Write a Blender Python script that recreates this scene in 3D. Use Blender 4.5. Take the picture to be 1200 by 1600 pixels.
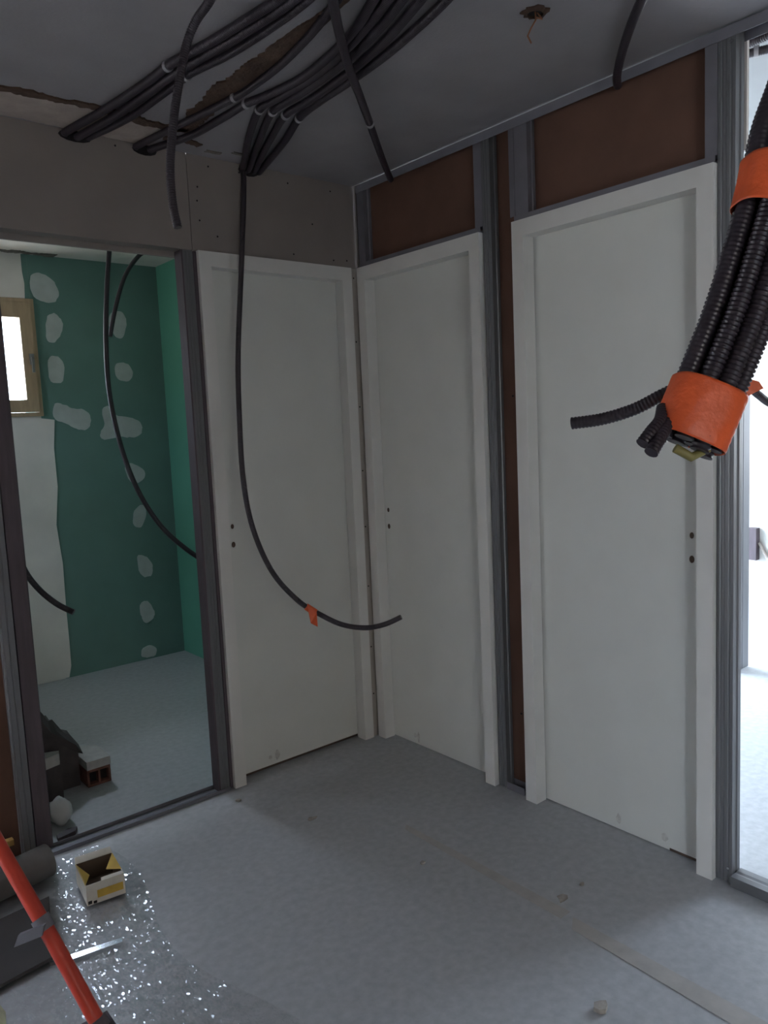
import bpy, bmesh, math, random
from mathutils import Vector, Matrix
random.seed(7)
S = bpy.context.scene
COL = S.collection
for o in list(bpy.data.objects): bpy.data.objects.remove(o)

# ------------------------------------------------------------------ camera
cam_d = bpy.data.cameras.new('camera'); cam = bpy.data.objects.new('camera', cam_d); COL.objects.link(cam)
cam_d.sensor_fit = 'VERTICAL'; cam_d.sensor_height = 36; cam_d.sensor_width = 27
cam_d.lens = 1214.36 * 36 / 1600
cam_d.clip_start = 0.02
R_ = Vector((0.76568851, -0.641615, -0.04529124)); U_ = Vector((0.10602029, 0.05644375, 0.9927607)); D_ = Vector((0.63441375, 0.76494725, -0.11124254))
m = Matrix((R_, U_, -D_)).transposed().to_4x4()
m.translation = Vector((-2.14854, -2.70274, 1.41684))
cam.matrix_world = m
S.camera = cam

# ------------------------------------------------------------------ light and exposure
S.view_settings.view_transform = 'Standard'; S.view_settings.look = 'None'
S.view_settings.exposure = -0.15; S.view_settings.gamma = 1.0; S.view_settings.use_curve_mapping = False
SKY = 90.0
w = bpy.data.worlds.new('sky'); S.world = w; w.use_nodes = True
bg = w.node_tree.nodes['Background']; bg.inputs[1].default_value = SKY
# overcast sky: bright overhead, darker towards a built-up horizon, dull ground below it
_n = w.node_tree.nodes; _l = w.node_tree.links
_t = _n.new('ShaderNodeTexCoord'); _s = _n.new('ShaderNodeSeparateXYZ'); _r = _n.new('ShaderNodeValToRGB')
_l.new(_t.outputs['Generated'], _s.inputs[0]); _l.new(_s.outputs['Z'], _r.inputs[0]); _l.new(_r.outputs[0], bg.inputs[0])
_e = _r.color_ramp.elements
_e[0].position = 0.0; _e[0].color = (.16, .17, .18, 1); _e[1].position = .85; _e[1].color = (.86, .97, 1.12, 1)
for _p, _v in ((.20, .26), (.30, .36), (.40, .32), (.48, .29), (.65, .75)):
    _q = _e.new(_p); _q.color = (.72 * _v, .86 * _v, 1.06 * _v, 1)

def portal(name, loc, direction, sx, sy):
    l = bpy.data.lights.new(name, 'AREA'); l.shape = 'RECTANGLE'; l.size = sx; l.size_y = sy
    l.cycles.is_portal = True
    o = bpy.data.objects.new(name, l); COL.objects.link(o)
    o.location = loc; o.rotation_euler = Vector(direction).to_track_quat('-Z', 'Y').to_euler()
    return o
portal('daylight_bathroom_window', (-1.05, 2.34, 1.88), (0, -1, 0), 0.58, 0.64)
portal('daylight_french_window', (3.80, -2.35, 1.65), (-1, 0, 0), 1.30, 1.5)
portal('daylight_added_entry_fill', (-4.02, -5.7, 1.5), (1, 0, 0), 1.9, 1.6)  # serves the added room behind the camera, soft fill for the hall
portal('daylight_added_bathroom_fill', (-2.02, 1.38, 1.785), (1, 0, 0), 0.32, 0.27)  # added fill through an unseen opening, brightens the bathroom
portal('daylight_added_room_fill', (2.15, 1.52, 1.32), (0, -1, 0), 2.5, 1.95)  # added fill through an unseen opening, brightens the right-hand room

# ------------------------------------------------------------------ materials
def mat(name, col, rough=.6, metal=0., var=.08, scale=8., bump=0., bscale=60., spec=.5, alpha=1., coords='Object', stretch=None, col2=None, detail=5):
    M = bpy.data.materials.new(name); M.use_nodes = True; nt = M.node_tree; N = nt.nodes; L = nt.links
    b = N['Principled BSDF']; b.inputs['Roughness'].default_value = rough; b.inputs['Metallic'].default_value = metal
    b.inputs['Specular IOR Level'].default_value = spec; b.inputs['Alpha'].default_value = alpha
    tc = N.new('ShaderNodeTexCoord'); src = tc.outputs[coords]
    if stretch:
        mp = N.new('ShaderNodeMapping'); mp.inputs['Scale'].default_value = stretch; L.new(src, mp.inputs[0]); src = mp.outputs[0]
    nz = N.new('ShaderNodeTexNoise'); nz.inputs['Scale'].default_value = scale; nz.inputs['Detail'].default_value = detail; L.new(src, nz.inputs['Vector'])
    rp = N.new('ShaderNodeValToRGB')
    c = Vector(col[:3]); a = c * (1 - var); z = c * (1 + var)
    if col2: z = Vector(col2[:3])
    rp.color_ramp.elements[0].color = (*a, 1); rp.color_ramp.elements[1].color = (*z, 1)
    rp.color_ramp.elements[0].position = .3; rp.color_ramp.elements[1].position = .7
    L.new(nz.outputs[0], rp.inputs[0]); L.new(rp.outputs[0], b.inputs['Base Color'])
    if bump:
        n2 = N.new('ShaderNodeTexNoise'); n2.inputs['Scale'].default_value = bscale; n2.inputs['Detail'].default_value = 4; L.new(src, n2.inputs['Vector'])
        bp = N.new('ShaderNodeBump'); bp.inputs['Strength'].default_value = bump; bp.inputs['Distance'].default_value = .01
        L.new(n2.outputs[0], bp.inputs['Height']); L.new(bp.outputs[0], b.inputs['Normal'])
    return M

M = {}
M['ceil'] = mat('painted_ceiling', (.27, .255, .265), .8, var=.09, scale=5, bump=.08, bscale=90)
M['board'] = mat('plasterboard_paper', (.255, .222, .205), .85, var=.05, scale=6, bump=.03)
M['board2'] = mat('corner_board_paper', (.40, .36, .32), .85, var=.06, scale=12)
M['kraft'] = mat('brown_kraft_board', (.13, .066, .045), .9, var=.10, scale=9, bump=.05, bscale=40)
M['bath_white'] = mat('bathroom_plaster', (.74, .70, .65), .85, var=.08, scale=5, bump=.1, bscale=25)
M['compound'] = mat('joint_compound', (.46, .50, .48), .85, var=.08, scale=14, bump=.1, bscale=40)
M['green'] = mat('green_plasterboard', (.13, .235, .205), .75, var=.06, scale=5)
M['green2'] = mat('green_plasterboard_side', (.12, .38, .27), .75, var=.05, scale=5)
M['door'] = mat('primed_door', (.66, .665, .63), .55, var=.03, scale=6, bump=.02, bscale=80)
M['jamb'] = mat('primed_jamb', (.69, .68, .65), .5, var=.03, scale=9)
M['steel'] = mat('galvanised_steel', (.16, .163, .17), .45, .4, var=.10, scale=12, stretch=(1, 1, .15))
M['steeldull'] = mat('dull_galvanised_steel', (.20, .195, .22), .55, .4, var=.08, scale=12)
M['conduit'] = mat('dark_conduit', (.030, .0225, .030), .34, var=.10, scale=30)
M['clip'] = mat('white_clip', (.35, .34, .36), .5)
M['tape'] = mat('orange_tape', (.75, .115, .03), .42, var=.08, scale=25, bump=.2, bscale=60)
M['rust'] = mat('torn_brown_plaster', (.055, .026, .015), .95, var=.3, scale=14, bump=.5, bscale=60, col2=(.10, .06, .04))
M['beige'] = mat('bare_plaster', (.40, .34, .30), .9, var=.12, scale=18, bump=.2, bscale=50)
M['dark'] = mat('dark_recess', (.015, .012, .012), .9)
M['grime'] = mat('grime', (.16, .14, .12), .9, var=.3, scale=30)
M['windowwood'] = mat('window_wood', (.40, .29, .18), .55, var=.12, scale=10, stretch=(6, 1, 1))
M['handle'] = mat('handle_metal', (.30, .30, .30), .35, .9)
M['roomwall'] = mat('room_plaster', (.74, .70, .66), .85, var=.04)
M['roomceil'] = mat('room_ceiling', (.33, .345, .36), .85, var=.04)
M['bouncewall'] = mat('added_bounce_plaster', (.74, .67, .58), .85, var=.04)  # warm walls of the added bounce room
M['hallwall'] = mat('hall_wall', (.34, .275, .225), .9)
M['post'] = mat('dark_timber', (.085, .065, .075), .7, var=.15, scale=20, stretch=(4, 4, .4))
M['red'] = mat('red_paint', (.55, .05, .025), .4, var=.10, scale=20)
M['block'] = mat('grey_block_top', (.40, .39, .37), .9, var=.1, scale=30)
M['brick'] = mat('terracotta', (.16, .07, .05), .9, var=.2, scale=25)
M['sack'] = mat('dark_rubble_sack', (.055, .045, .045), .75, var=.25, scale=18, bump=.4, bscale=25)
M['carton'] = mat('carton_print', (.60, .57, .50), .65, var=.08, scale=30)
M['cartonyellow'] = mat('carton_yellow', (.55, .36, .06), .65, var=.1, scale=30)
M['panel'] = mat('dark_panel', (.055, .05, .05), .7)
M['cartonin'] = mat('carton_inside', (.11, .075, .05), .9)
M['roll'] = mat('grey_roll', (.13, .12, .115), .7, var=.15, scale=16)
M['batten'] = mat('yellow_batten', (.42, .24, .07), .7, var=.15, scale=20, stretch=(1, 8, 8))
M['whiteplastic'] = mat('white_plastic', (.50, .51, .50), .35, var=.06, bump=.3, bscale=30)
M['foam'] = mat('crumbly_yellow_edge', (.27, .25, .15), .9, var=.4, scale=30, bump=.6, bscale=50)
M['flake'] = mat('plaster_flake', (.34, .31, .27), .9, var=.2, scale=60)
M['slat'] = mat('aluminium_strip', (.80, .82, .85), .16, 1., var=.03)
M['seam'] = mat('seam_tape', (.385, .365, .34), .40, var=.1, scale=20)
M['wire'] = mat('copper_wire', (.30, .13, .07), .5, .3)

def floor_mat(name, col, rough, bs, wr):
    m_ = mat(name, col, rough, var=.10, scale=38, bump=bs, bscale=45, spec=.5, detail=9)
    nt = m_.node_tree; N = nt.nodes; L = nt.links; b = N['Principled BSDF']
    tc = N.new('ShaderNodeTexCoord'); n = N.new('ShaderNodeTexNoise'); n.inputs['Scale'].default_value = 3.5; n.inputs['Detail'].default_value = 3
    L.new(tc.outputs['Object'], n.inputs['Vector'])
    mr = N.new('ShaderNodeMapRange'); mr.inputs['From Min'].default_value = .3; mr.inputs['From Max'].default_value = .7
    mr.inputs['To Min'].default_value = rough - wr; mr.inputs['To Max'].default_value = rough + wr
    L.new(n.outputs[0], mr.inputs[0]); L.new(mr.outputs[0], b.inputs['Roughness'])
    return m_
M['floor'] = floor_mat('dusty_floor_sheet', (.39, .40, .41), .50, .07, .06)

def film_mat():
    m_ = bpy.data.materials.new('crinkled_film'); m_.use_nodes = True; nt = m_.node_tree; N = nt.nodes; L = nt.links
    N.remove(N['Principled BSDF'])
    tc = N.new('ShaderNodeTexCoord'); geo = N.new('ShaderNodeNewGeometry')
    def facets(scale, amp, stretch):
        mp = N.new('ShaderNodeMapping'); mp.inputs['Scale'].default_value = stretch; mp.inputs['Rotation'].default_value = (0, 0, .5); L.new(tc.outputs['Object'], mp.inputs[0])
        nz = N.new('ShaderNodeTexNoise'); nz.inputs['Scale'].default_value = 9; L.new(mp.outputs[0], nz.inputs['Vector'])
        ad = N.new('ShaderNodeVectorMath'); ad.operation = 'MULTIPLY_ADD'; ad.inputs[1].default_value = (.05, .05, .05); L.new(nz.outputs['Color'], ad.inputs[0]); L.new(mp.outputs[0], ad.inputs[2])
        v = N.new('ShaderNodeTexVoronoi'); v.inputs['Scale'].default_value = scale; L.new(ad.outputs[0], v.inputs['Vector'])
        sb = N.new('ShaderNodeVectorMath'); sb.operation = 'SUBTRACT'; sb.inputs[1].default_value = (.5, .5, .5); L.new(v.outputs['Color'], sb.inputs[0])
        sc = N.new('ShaderNodeVectorMath'); sc.operation = 'MULTIPLY'; sc.inputs[1].default_value = (amp, amp, 0); L.new(sb.outputs[0], sc.inputs[0])
        return sc.outputs[0]
    a = N.new('ShaderNodeVectorMath'); a.operation = 'ADD'; L.new(facets(210, .30, (1, .5, 1)), a.inputs[0]); L.new(facets(62, .24, (1, .6, 1)), a.inputs[1])
    b = N.new('ShaderNodeVectorMath'); b.operation = 'ADD'; L.new(geo.outputs['Normal'], b.inputs[0]); L.new(a.outputs[0], b.inputs[1])
    nn = N.new('ShaderNodeVectorMath'); nn.operation = 'NORMALIZE'; L.new(b.outputs[0], nn.inputs[0])
    t = N.new('ShaderNodeBsdfTransparent'); g = N.new('ShaderNodeBsdfGlossy'); g.inputs['Roughness'].default_value = .10; g.inputs['Color'].default_value = (.9, .93, 1, 1)
    L.new(nn.outputs[0], g.inputs['Normal'])
    mx = N.new('ShaderNodeMixShader'); mx.inputs[0].default_value = .11
    L.new(t.outputs[0], mx.inputs[1]); L.new(g.outputs[0], mx.inputs[2]); L.new(mx.outputs[0], N['Material Output'].inputs[0])
    return m_
M['film'] = film_mat()

def glass_mat():
    m_ = bpy.data.materials.new('window_glass'); m_.use_nodes = True; nt = m_.node_tree; N = nt.nodes; L = nt.links
    N.remove(N['Principled BSDF']); t = N.new('ShaderNodeBsdfTransparent'); g = N.new('ShaderNodeBsdfGlossy'); g.inputs['Roughness'].default_value = .03
    mx = N.new('ShaderNodeMixShader'); mx.inputs[0].default_value = .06
    L.new(t.outputs[0], mx.inputs[1]); L.new(g.outputs[0], mx.inputs[2]); L.new(mx.outputs[0], N['Material Output'].inputs[0])
    return m_
M['glass'] = glass_mat()

# ------------------------------------------------------------------ mesh helpers
class MB:
    def __init__(s): s.v = []; s.f = []; s.mi = []; s.sm = []; s.slots = []
    def slot(s, k):
        if k not in s.slots: s.slots.append(k)
        return s.slots.index(k)
    def add(s, vs, fs, k, smooth=False):
        n = len(s.v); i = s.slot(k); s.v += [tuple(p) for p in vs]
        for f in fs: s.f.append([a + n for a in f]); s.mi.append(i); s.sm.append(smooth)
        return s
    def box(s, a, b, k, rot=None):
        x0, y0, z0 = a; x1, y1, z1 = b
        x0, x1 = min(x0, x1), max(x0, x1); y0, y1 = min(y0, y1), max(y0, y1); z0, z1 = min(z0, z1), max(z0, z1)
        vs = [(x, y, z) for z in (z0, z1) for x, y in ((x0, y0), (x1, y0), (x1, y1), (x0, y1))]
        return s.add(vs, [(3, 2, 1, 0), (4, 5, 6, 7), (0, 1, 5, 4), (1, 2, 6, 5), (2, 3, 7, 6), (3, 0, 4, 7)], k)
    def prism(s, poly, axis, a, b, k, smooth=False):   # poly in the two other axes, extruded from a to b
        def P(u, v, t): return {0: (t, u, v), 1: (u, t, v), 2: (u, v, t)}[axis]
        n = len(poly); vs = [P(u, v, a) for u, v in poly] + [P(u, v, b) for u, v in poly]
        fs = [[i, (i + 1) % n, n + (i + 1) % n, n + i] for i in range(n)]
        s.add(vs, fs, k, smooth); s.add(vs, [list(range(n))[::-1], list(range(n, 2 * n))], k)
        return s
    def sheet(s, path, th, axis, a, b, k):             # open profile path given thickness, extruded
        pts = [Vector(p) for p in path]; L = []; Rr = []
        for i, p in enumerate(pts):
            d = (pts[min(i + 1, len(pts) - 1)] - pts[max(i - 1, 0)]).normalized(); n = Vector((-d.y, d.x)) * th / 2
            L.append(p + n); Rr.append(p - n)
        return s.prism([tuple(q) for q in L] + [tuple(q) for q in reversed(Rr)], axis, a, b, k)
    def tube(s, pts, r, k, seg=12, cap=True, corr=0., pitch=.005, closed_r=None, hollow=0.):
        P = resample(pts, pitch / 4 if corr else .02)
        n = len(P); T = [(P[min(i + 1, n - 1)] - P[max(i - 1, 0)]).normalized() for i in range(n)]
        ref = Vector((0, 0, 1)) if abs(T[0].z) < .9 else Vector((1, 0, 0)); nn = (ref - T[0] * ref.dot(T[0])).normalized()
        vs = []; fs = []
        for i in range(n):
            nn = (nn - T[i] * nn.dot(T[i])).normalized(); bb = T[i].cross(nn)
            rr = (r(i / (n - 1)) if callable(r) else r) - (corr if i % 4 > 1 else 0)
            for j in range(seg):
                a = 2 * math.pi * j / seg; vs.append(P[i] + nn * math.cos(a) * rr + bb * math.sin(a) * rr)
        for i in range(n - 1):
            for j in range(seg): fs.append([i * seg + j, i * seg + (j + 1) % seg, (i + 1) * seg + (j + 1) % seg, (i + 1) * seg + j])
        s.add(vs, fs, k, True)
        if cap: s.add(vs, [list(range(seg))[::-1], [(n - 1) * seg + j for j in range(seg)]], k)
        return s
    def build(s, name, parent=None):
        me = bpy.data.meshes.new(name); me.from_pydata(s.v, [], s.f)
        for k in s.slots: me.materials.append(M[k])
        for p, mi, sm in zip(me.polygons, s.mi, s.sm): p.material_index = mi; p.use_smooth = sm
        bm = bmesh.new(); bm.from_mesh(me); bmesh.ops.recalc_face_normals(bm, faces=bm.faces); bm.to_mesh(me); bm.free()
        me.update()
        o = bpy.data.objects.new(name, me); COL.objects.link(o)
        if parent: o.parent = parent; o.matrix_parent_inverse = Matrix.Translation(parent.location).inverted()
        return o

def resample(pts, step):
    P = [Vector(p) for p in pts]
    if len(P) == 2: Q = [P[0].lerp(P[1], t / 4) for t in range(5)]
    else:
        Q = []
        for i in range(len(P) - 1):
            a = P[max(i - 1, 0)]; b = P[i]; c = P[i + 1]; d = P[min(i + 2, len(P) - 1)]
            for t in range(16):
                t /= 16
                Q.append(.5 * ((2 * b) + (c - a) * t + (2 * a - 5 * b + 4 * c - d) * t * t + (-a + 3 * b - 3 * c + d) * t ** 3))
        Q.append(P[-1])
    Ls = [0]
    for i in range(1, len(Q)): Ls.append(Ls[-1] + (Q[i] - Q[i - 1]).length)
    n = max(3, int(Ls[-1] / step)); out = []; j = 0
    for i in range(n + 1):
        t = Ls[-1] * i / n
        while j < len(Q) - 2 and Ls[j + 1] < t: j += 1
        out.append(Q[j].lerp(Q[j + 1], min(1, max(0, (t - Ls[j]) / max(1e-9, Ls[j + 1] - Ls[j])))))
    return out

def tag(o, label=None, cat=None, group=None, kind=None):
    if label: o['label'] = label
    if cat: o['category'] = cat
    if group: o['group'] = group
    if kind: o['kind'] = kind
    return o
def thing(name, loc, label, cat, group=None, kind=None):
    o = bpy.data.objects.new(name, None); COL.objects.link(o); o.location = loc; o.empty_display_size = .1
    return tag(o, label, cat, group, kind)
def struct(name, mb, label=None, cat=None): return tag(mb.build(name), label, cat, None, 'structure')

H = 2.433
# ------------------------------------------------------------------ shell
b = MB(); b.box((-3.3, -4.4, -.1), (3.8, 2.4, 0), 'floor')
fl = struct('floor', b, 'pale grey dusty floor covered in protective sheeting', 'floor')

# hall ceiling with torn plaster where old walls were removed
def ragged(x0, x1, n, amp, seed):
    rr = random.Random(seed); return [(x0 + (x1 - x0) * i / n, rr.uniform(-amp, amp)) for i in range(n + 1)]
def ribbon(mb, path, wid, z0, z1, k, seed, amp=.3):
    rr = random.Random(seed); P = resample([(x, y, 0) for x, y in path], .009); A = []; B = []
    ra = rb = 0.
    for i, p in enumerate(P):
        d = (P[min(i + 1, len(P) - 1)] - P[max(i - 1, 0)]).normalized(); n = Vector((-d.y, d.x, 0))
        t = i / (len(P) - 1); ww = wid(t) if callable(wid) else wid
        ra = ra * .7 + rr.uniform(-amp, amp) * .55; rb = rb * .7 + rr.uniform(-amp, amp) * .55
        A.append(p + n * ww * (.5 + ra * .5)); B.append(p - n * ww * (.5 + rb * .5))
    for i in range(len(P) - 1):
        q = [A[i], A[i + 1], B[i + 1], B[i]]
        vs = [(v.x, v.y, z0) for v in q] + [(v.x, v.y, z1) for v in q]
        mb.add(vs, [(0, 1, 2, 3), (4, 5, 6, 7), (0, 1, 5, 4), (2, 3, 7, 6)], k)
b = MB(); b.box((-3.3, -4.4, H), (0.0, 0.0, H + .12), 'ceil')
ribbon(b, [(-1.75, -.11), (-1.4, -.115), (-1.1, -.105), (-.93, -.10)], .20, H - .002, H + .001, 'beige', 3, .08)
ribbon(b, [(-1.75, -.215), (-1.44, -.215), (-1.15, -.225), (-1.0, -.20), (-.86, -.21)], .035, H - .006, H + .001, 'rust', 4, .6)
ribbon(b, [(-1.75, -.06), (-1.5, -.05), (-1.42, -.05)], .08, H - .005, H + .001, 'rust', 9, .5)
ribbon(b, [(-.87, -.19), (-.895, -.45), (-.90, -.75), (-.91, -1.1), (-.93, -1.35)], lambda t: .05 + .03 * math.sin(t * 5), H - .006, H + .001, 'rust', 5, .32)
ribbon(b, [(-.90, -.10), (-.84, -.12), (-.76, -.10)], .03, H - .004, H + .001, 'rust', 6, .6)
ribbon(b, [(-.63, -.10), (-.56, -.095)], .018, H - .004, H + .001, 'grime', 7, .5)
ribbon(b, [(-.72, -.06), (-.66, -.065)], .018, H - .004, H + .001, 'grime', 8, .5)
struct('ceiling', b, 'grey painted ceiling with torn brown plaster lines', 'ceiling')

# wall_left (plane y=0): plasterboard header and the bit by the corner
b = MB()
b.box((-.7665, 0, 2.09), (0, .013, H), 'board'); b.box((-3.0, 0, 2.09), (-.769, .013, H), 'board'); b.box((-.77, .004, 2.09), (-.765, .013, H), 'dark')
b.box((-3.0, .058, 2.07), (0, .07, H + .03), 'board')
b.box((-1.46, .013, 2.09), (-.80, .058, 2.10), 'board')
b.box((0.0005, 0.0005, 0), (.066, .0695, 2.5), 'board'); b.box((-.036, 0, 0), (0, .013, 2.09), 'board2'); b.box((-.0345, .013, 0), (0, .07, 2.09), 'board')
rr = random.Random(2)
for x, z in [(-.12, 2.395), (-.33, 2.395), (-.55, 2.40), (-.68, 2.40), (-.73, 2.32), (-.22, 2.25), (-.05, 2.12), (-.12, 2.115), (-.32, 2.12), (-.55, 2.125), (-.66, 2.15), (-.73, 2.2), (-1.03, 2.41), (-.735, 2.27),
             (-.018, 2.05), (-.020, 1.78), (-.018, 1.50), (-.019, 1.22), (-.019, .97), (-.018, .70), (-.019, .42), (-.018, .2)]:
    b.prism([(x + .0035 * math.cos(a * .785), z + .0035 * math.sin(a * .785)) for a in range(8)], 1, -.001, .002, 'dark')
b.prism([(-1.165 + 0.055 * math.cos(a) , 2.414 + .018 * math.sin(a)) for a in [i * .5236 for i in range(12)]], 1, -.0012, .002, 'dark')
b.prism([(-.925 + 0.045 * math.cos(a) , 2.414 + .018 * math.sin(a)) for a in [i * .5236 for i in range(12)]], 1, -.0012, .002, 'dark')
b.prism([(-.508 + 0.045 * math.cos(a) , 2.412 + .020 * math.sin(a)) for a in [i * .5236 for i in range(12)]], 1, -.0012, .002, 'dark')
# kraft board left of the opening
b.box((-3.0, .058, 0), (-1.505, .07, 2.09), 'kraft')
struct('wall_left', b, 'grey plasterboard header above the left door and opening', 'wall')

# wall_right (plane x=0): kraft backs of the boards seen between studs
b = MB()
b.box((.052, -1.60, 2.085), (.066, 0, H), 'kraft'); b.box((.052, -.885, 0), (.066, -.72, 2.085), 'kraft'); b.box((.052, -.0145, 0), (.066, 0, 2.085), 'kraft')
b.box((.068, -1.655, 2.12), (.08, 0, H), 'roomwall')
b.prism([(-.815 + .004 * math.cos(a * .785), 1.5 + .004 * math.sin(a * .785)) for a in range(8)], 0, .050, .053, 'dark')
b.prism([(-.815 + .004 * math.cos(a * .785), .3 + .004 * math.sin(a * .785)) for a in range(8)], 0, .050, .053, 'dark')
struct('wall_right', b, 'brown board backs seen between the metal studs', 'wall')

# the rest of the hall, behind and beside the camera
b = MB(); b.box((-3.3, -4.4, 0), (-2.7, -4.3, H + .1), 'hallwall'); b.box((-1.5, -4.4, 0), (3.8, -4.3, H + .1), 'hallwall'); b.box((-2.7, -4.4, 2.1), (-1.5, -4.3, H + .1), 'hallwall'); struct('wall_back', b)
# unseen room and doorway added to bounce soft light into the hall
b = MB(); b.box((-4.0, -7.0, 0), (-0.6, -6.9, 2.5), 'bouncewall'); b.box((-0.7, -6.9, 0), (-0.6, -4.4, 2.5), 'bouncewall'); b.box((-4.0, -4.5, 0), (-3.3, -4.4, 2.5), 'bouncewall')
b.box((-4.0, -6.9, 0), (-3.9, -6.65, 2.5), 'bouncewall'); b.box((-4.0, -4.75, 0), (-3.9, -4.5, 2.5), 'bouncewall'); b.box((-4.0, -6.65, 0), (-3.9, -4.75, .7), 'bouncewall'); b.box((-4.0, -6.65, 2.3), (-3.9, -4.75, 2.5), 'bouncewall')
struct('wall_added_bounce_room', b)
b = MB(); b.box((-4.0, -7.0, 2.5), (-0.6, -4.4, 2.6), 'bouncewall'); struct('ceiling_added_bounce_room', b)
b = MB(); b.box((-4.0, -7.0, -.1), (-0.6, -4.4, 0), 'floor'); struct('floor_added_bounce_room', b)
b = MB(); b.box((-3.3, -4.3, 0), (-3.2, 0.07, H), 'hallwall'); struct('wall_side', b)
b = MB(); b.box((0, -4.3, 0), (.07, -2.25, H), 'hallwall'); 
hw = struct('wall_right_return', b)
# bathroom
b = MB()
Yb = 2.01
wx0, wx1, wz0, wz1 = -1.335, -.765, 1.566, 2.202
b.box((-.80, Yb, 0), (.05, Yb + .3, 2.5), 'green')
b.box((-1.9, Yb, 0), (wx0, Yb + .3, 2.5), 'bath_white'); b.box((wx0, Yb, 0), (-.80, Yb + .3, wz0), 'bath_white'); b.box((wx0, Yb, wz1), (-.80, Yb + .3, 2.5), 'bath_white')
b2 = MB()
# rebuild green part around the window's right edge
b = MB()
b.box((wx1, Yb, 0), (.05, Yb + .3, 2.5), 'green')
b.box((-1.9, Yb, 0), (wx0, Yb + .3, 2.5), 'bath_white'); b.box((wx0, Yb, 0), (wx1, Yb + .3, wz0), 'bath_white'); b.box((wx0, Yb, wz1), (wx1, Yb + .3, 2.5), 'bath_white')
# wavy plaster edge over the green board, below the window
edge = [(-.78, 1.545), (-.694, 1.533), (-.712, 1.371), (-.711, 1.146), (-.738, .923), (-.722, .692), (-.727, .423), (-.726, .228), (-.728, .071), (-.745, .004)]
poly = [(-1.3, .002)] + [(-1.3, 1.54)] + edge
b.prism(poly, 1, Yb - .006, Yb + .001, 'bath_white')
b.prism([(-1.3, 2.215), (-1.3, 2.459), (-.802, 2.459), (-.797, 2.36), (-.79, 2.30), (-.795, 2.215)], 1, Yb - .006, Yb + .001, 'bath_white')
b.prism([(-.795, 2.459), (wx1 - .001, 2.459), (wx1 - .001, 2.213), (-.795, 2.213)], 1, Yb - .003, Yb + .001, 'green')
blobs = [
 [(-.761, 2.345), (-.7, 2.368), (-.623, 2.328), (-.601, 2.258), (-.624, 2.202), (-.688, 2.195), (-.754, 2.233)],
 [(-.687, 2.13), (-.639, 2.147), (-.596, 2.106), (-.603, 2.033), (-.655, 1.965), (-.7, 1.986)],
 [(-.7, 1.899), (-.626, 1.897), (-.607, 1.82), (-.629, 1.739), (-.707, 1.75)],
 [(-.313, 2.169), (-.233, 2.177), (-.211, 2.106), (-.244, 2.009), (-.295, 2.014), (-.334, 2.1)],
 [(-.316, 1.861), (-.227, 1.87), (-.193, 1.797), (-.238, 1.746), (-.308, 1.769)],
 [(-.688, 1.636), (-.632, 1.62), (-.59, 1.597), (-.505, 1.588), (-.48, 1.53), (-.504, 1.466), (-.564, 1.469), (-.624, 1.508), (-.704, 1.537)],
 [(-.417, 1.586), (-.368, 1.615), (-.335, 1.545), (-.235, 1.534), (-.168, 1.501), (-.175, 1.421), (-.246, 1.409), (-.325, 1.42), (-.425, 1.401), (-.441, 1.441), (-.398, 1.489)],
 [(-.313, 1.239), (-.246, 1.258), (-.161, 1.188), (-.198, 1.135), (-.27, 1.121)],
 [(-.272, .949), (-.209, 1.003), (-.181, .939), (-.223, .842), (-.279, .861)],
 [(-.278, .674), (-.224, .675), (-.17, .609), (-.181, .528), (-.257, .532)],
 [(-.279, .371), (-.227, .383), (-.189, .322), (-.186, .258), (-.249, .225), (-.277, .289)],
 [(-.295, .072), (-.242, .094), (-.189, .061), (-.198, .008), (-.291, .017)]]
rr = random.Random(5)
for k, pl_ in enumerate(blobs):
    # round the outline with corner cutting, roughen it a little
    for it in range(2):
        q = []
        for i in range(len(pl_)):
            a_ = pl_[i]; c_ = pl_[(i + 1) % len(pl_)]
            q += [(a_[0] * .78 + c_[0] * .22, a_[1] * .78 + c_[1] * .22), (a_[0] * .22 + c_[0] * .78, a_[1] * .22 + c_[1] * .78)]
        pl_ = q
    pl_ = [(x + rr.uniform(-.003, .003), max(.003, z + rr.uniform(-.003, .003))) for x, z in pl_]
    b.prism(pl_, 1, Yb - .002 - .0002 * k, Yb + .001, 'compound')
struct('wall_far', b, 'green moisture board wall with white plaster patches', 'wall')
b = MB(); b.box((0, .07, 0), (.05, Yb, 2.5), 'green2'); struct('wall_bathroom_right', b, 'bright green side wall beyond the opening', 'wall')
b = MB(); b.box((-2.0, .07, 0), (-1.9, 1.22, 2.5), 'bath_white'); b.box((-2.0, 1.54, 0), (-1.9, Yb + .3, 2.5), 'bath_white')
b.box((-2.0, 1.22, 0), (-1.9, 1.54, 1.65), 'bath_white'); b.box((-2.0, 1.22, 1.92), (-1.9, 1.54, 2.5), 'bath_white'); struct('wall_bathroom_left', b)
b = MB(); b.box((-1.96, 1.22, 1.65), (-1.954, 1.54, 1.92), 'glass'); struct('added_fill_window_4', b)  # unseen window, added to lift the light on the bathroom walls
b = MB(); b.box((-2.0, .07, 2.46), (.05, Yb, 2.58), 'bath_white')
ribbon(b, [(-1.7, 1.96), (-1.2, 1.975), (-.9, 1.965), (-.62, 1.98)], .05, 2.456, 2.461, 'grime', 21, .8)
for x, y in [(-1.03, 1.18), (-.98, 1.3), (-.92, 1.22), (-.83, 1.33), (-1.1, 1.5)]: ribbon(b, [(x, y), (x + .03, y + .008)], .008, 2.457, 2.461, 'grime', int(x * -100), .6)
struct('ceiling_bathroom', b, 'dirty white plaster ceiling over the green bathroom', 'ceiling')

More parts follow.
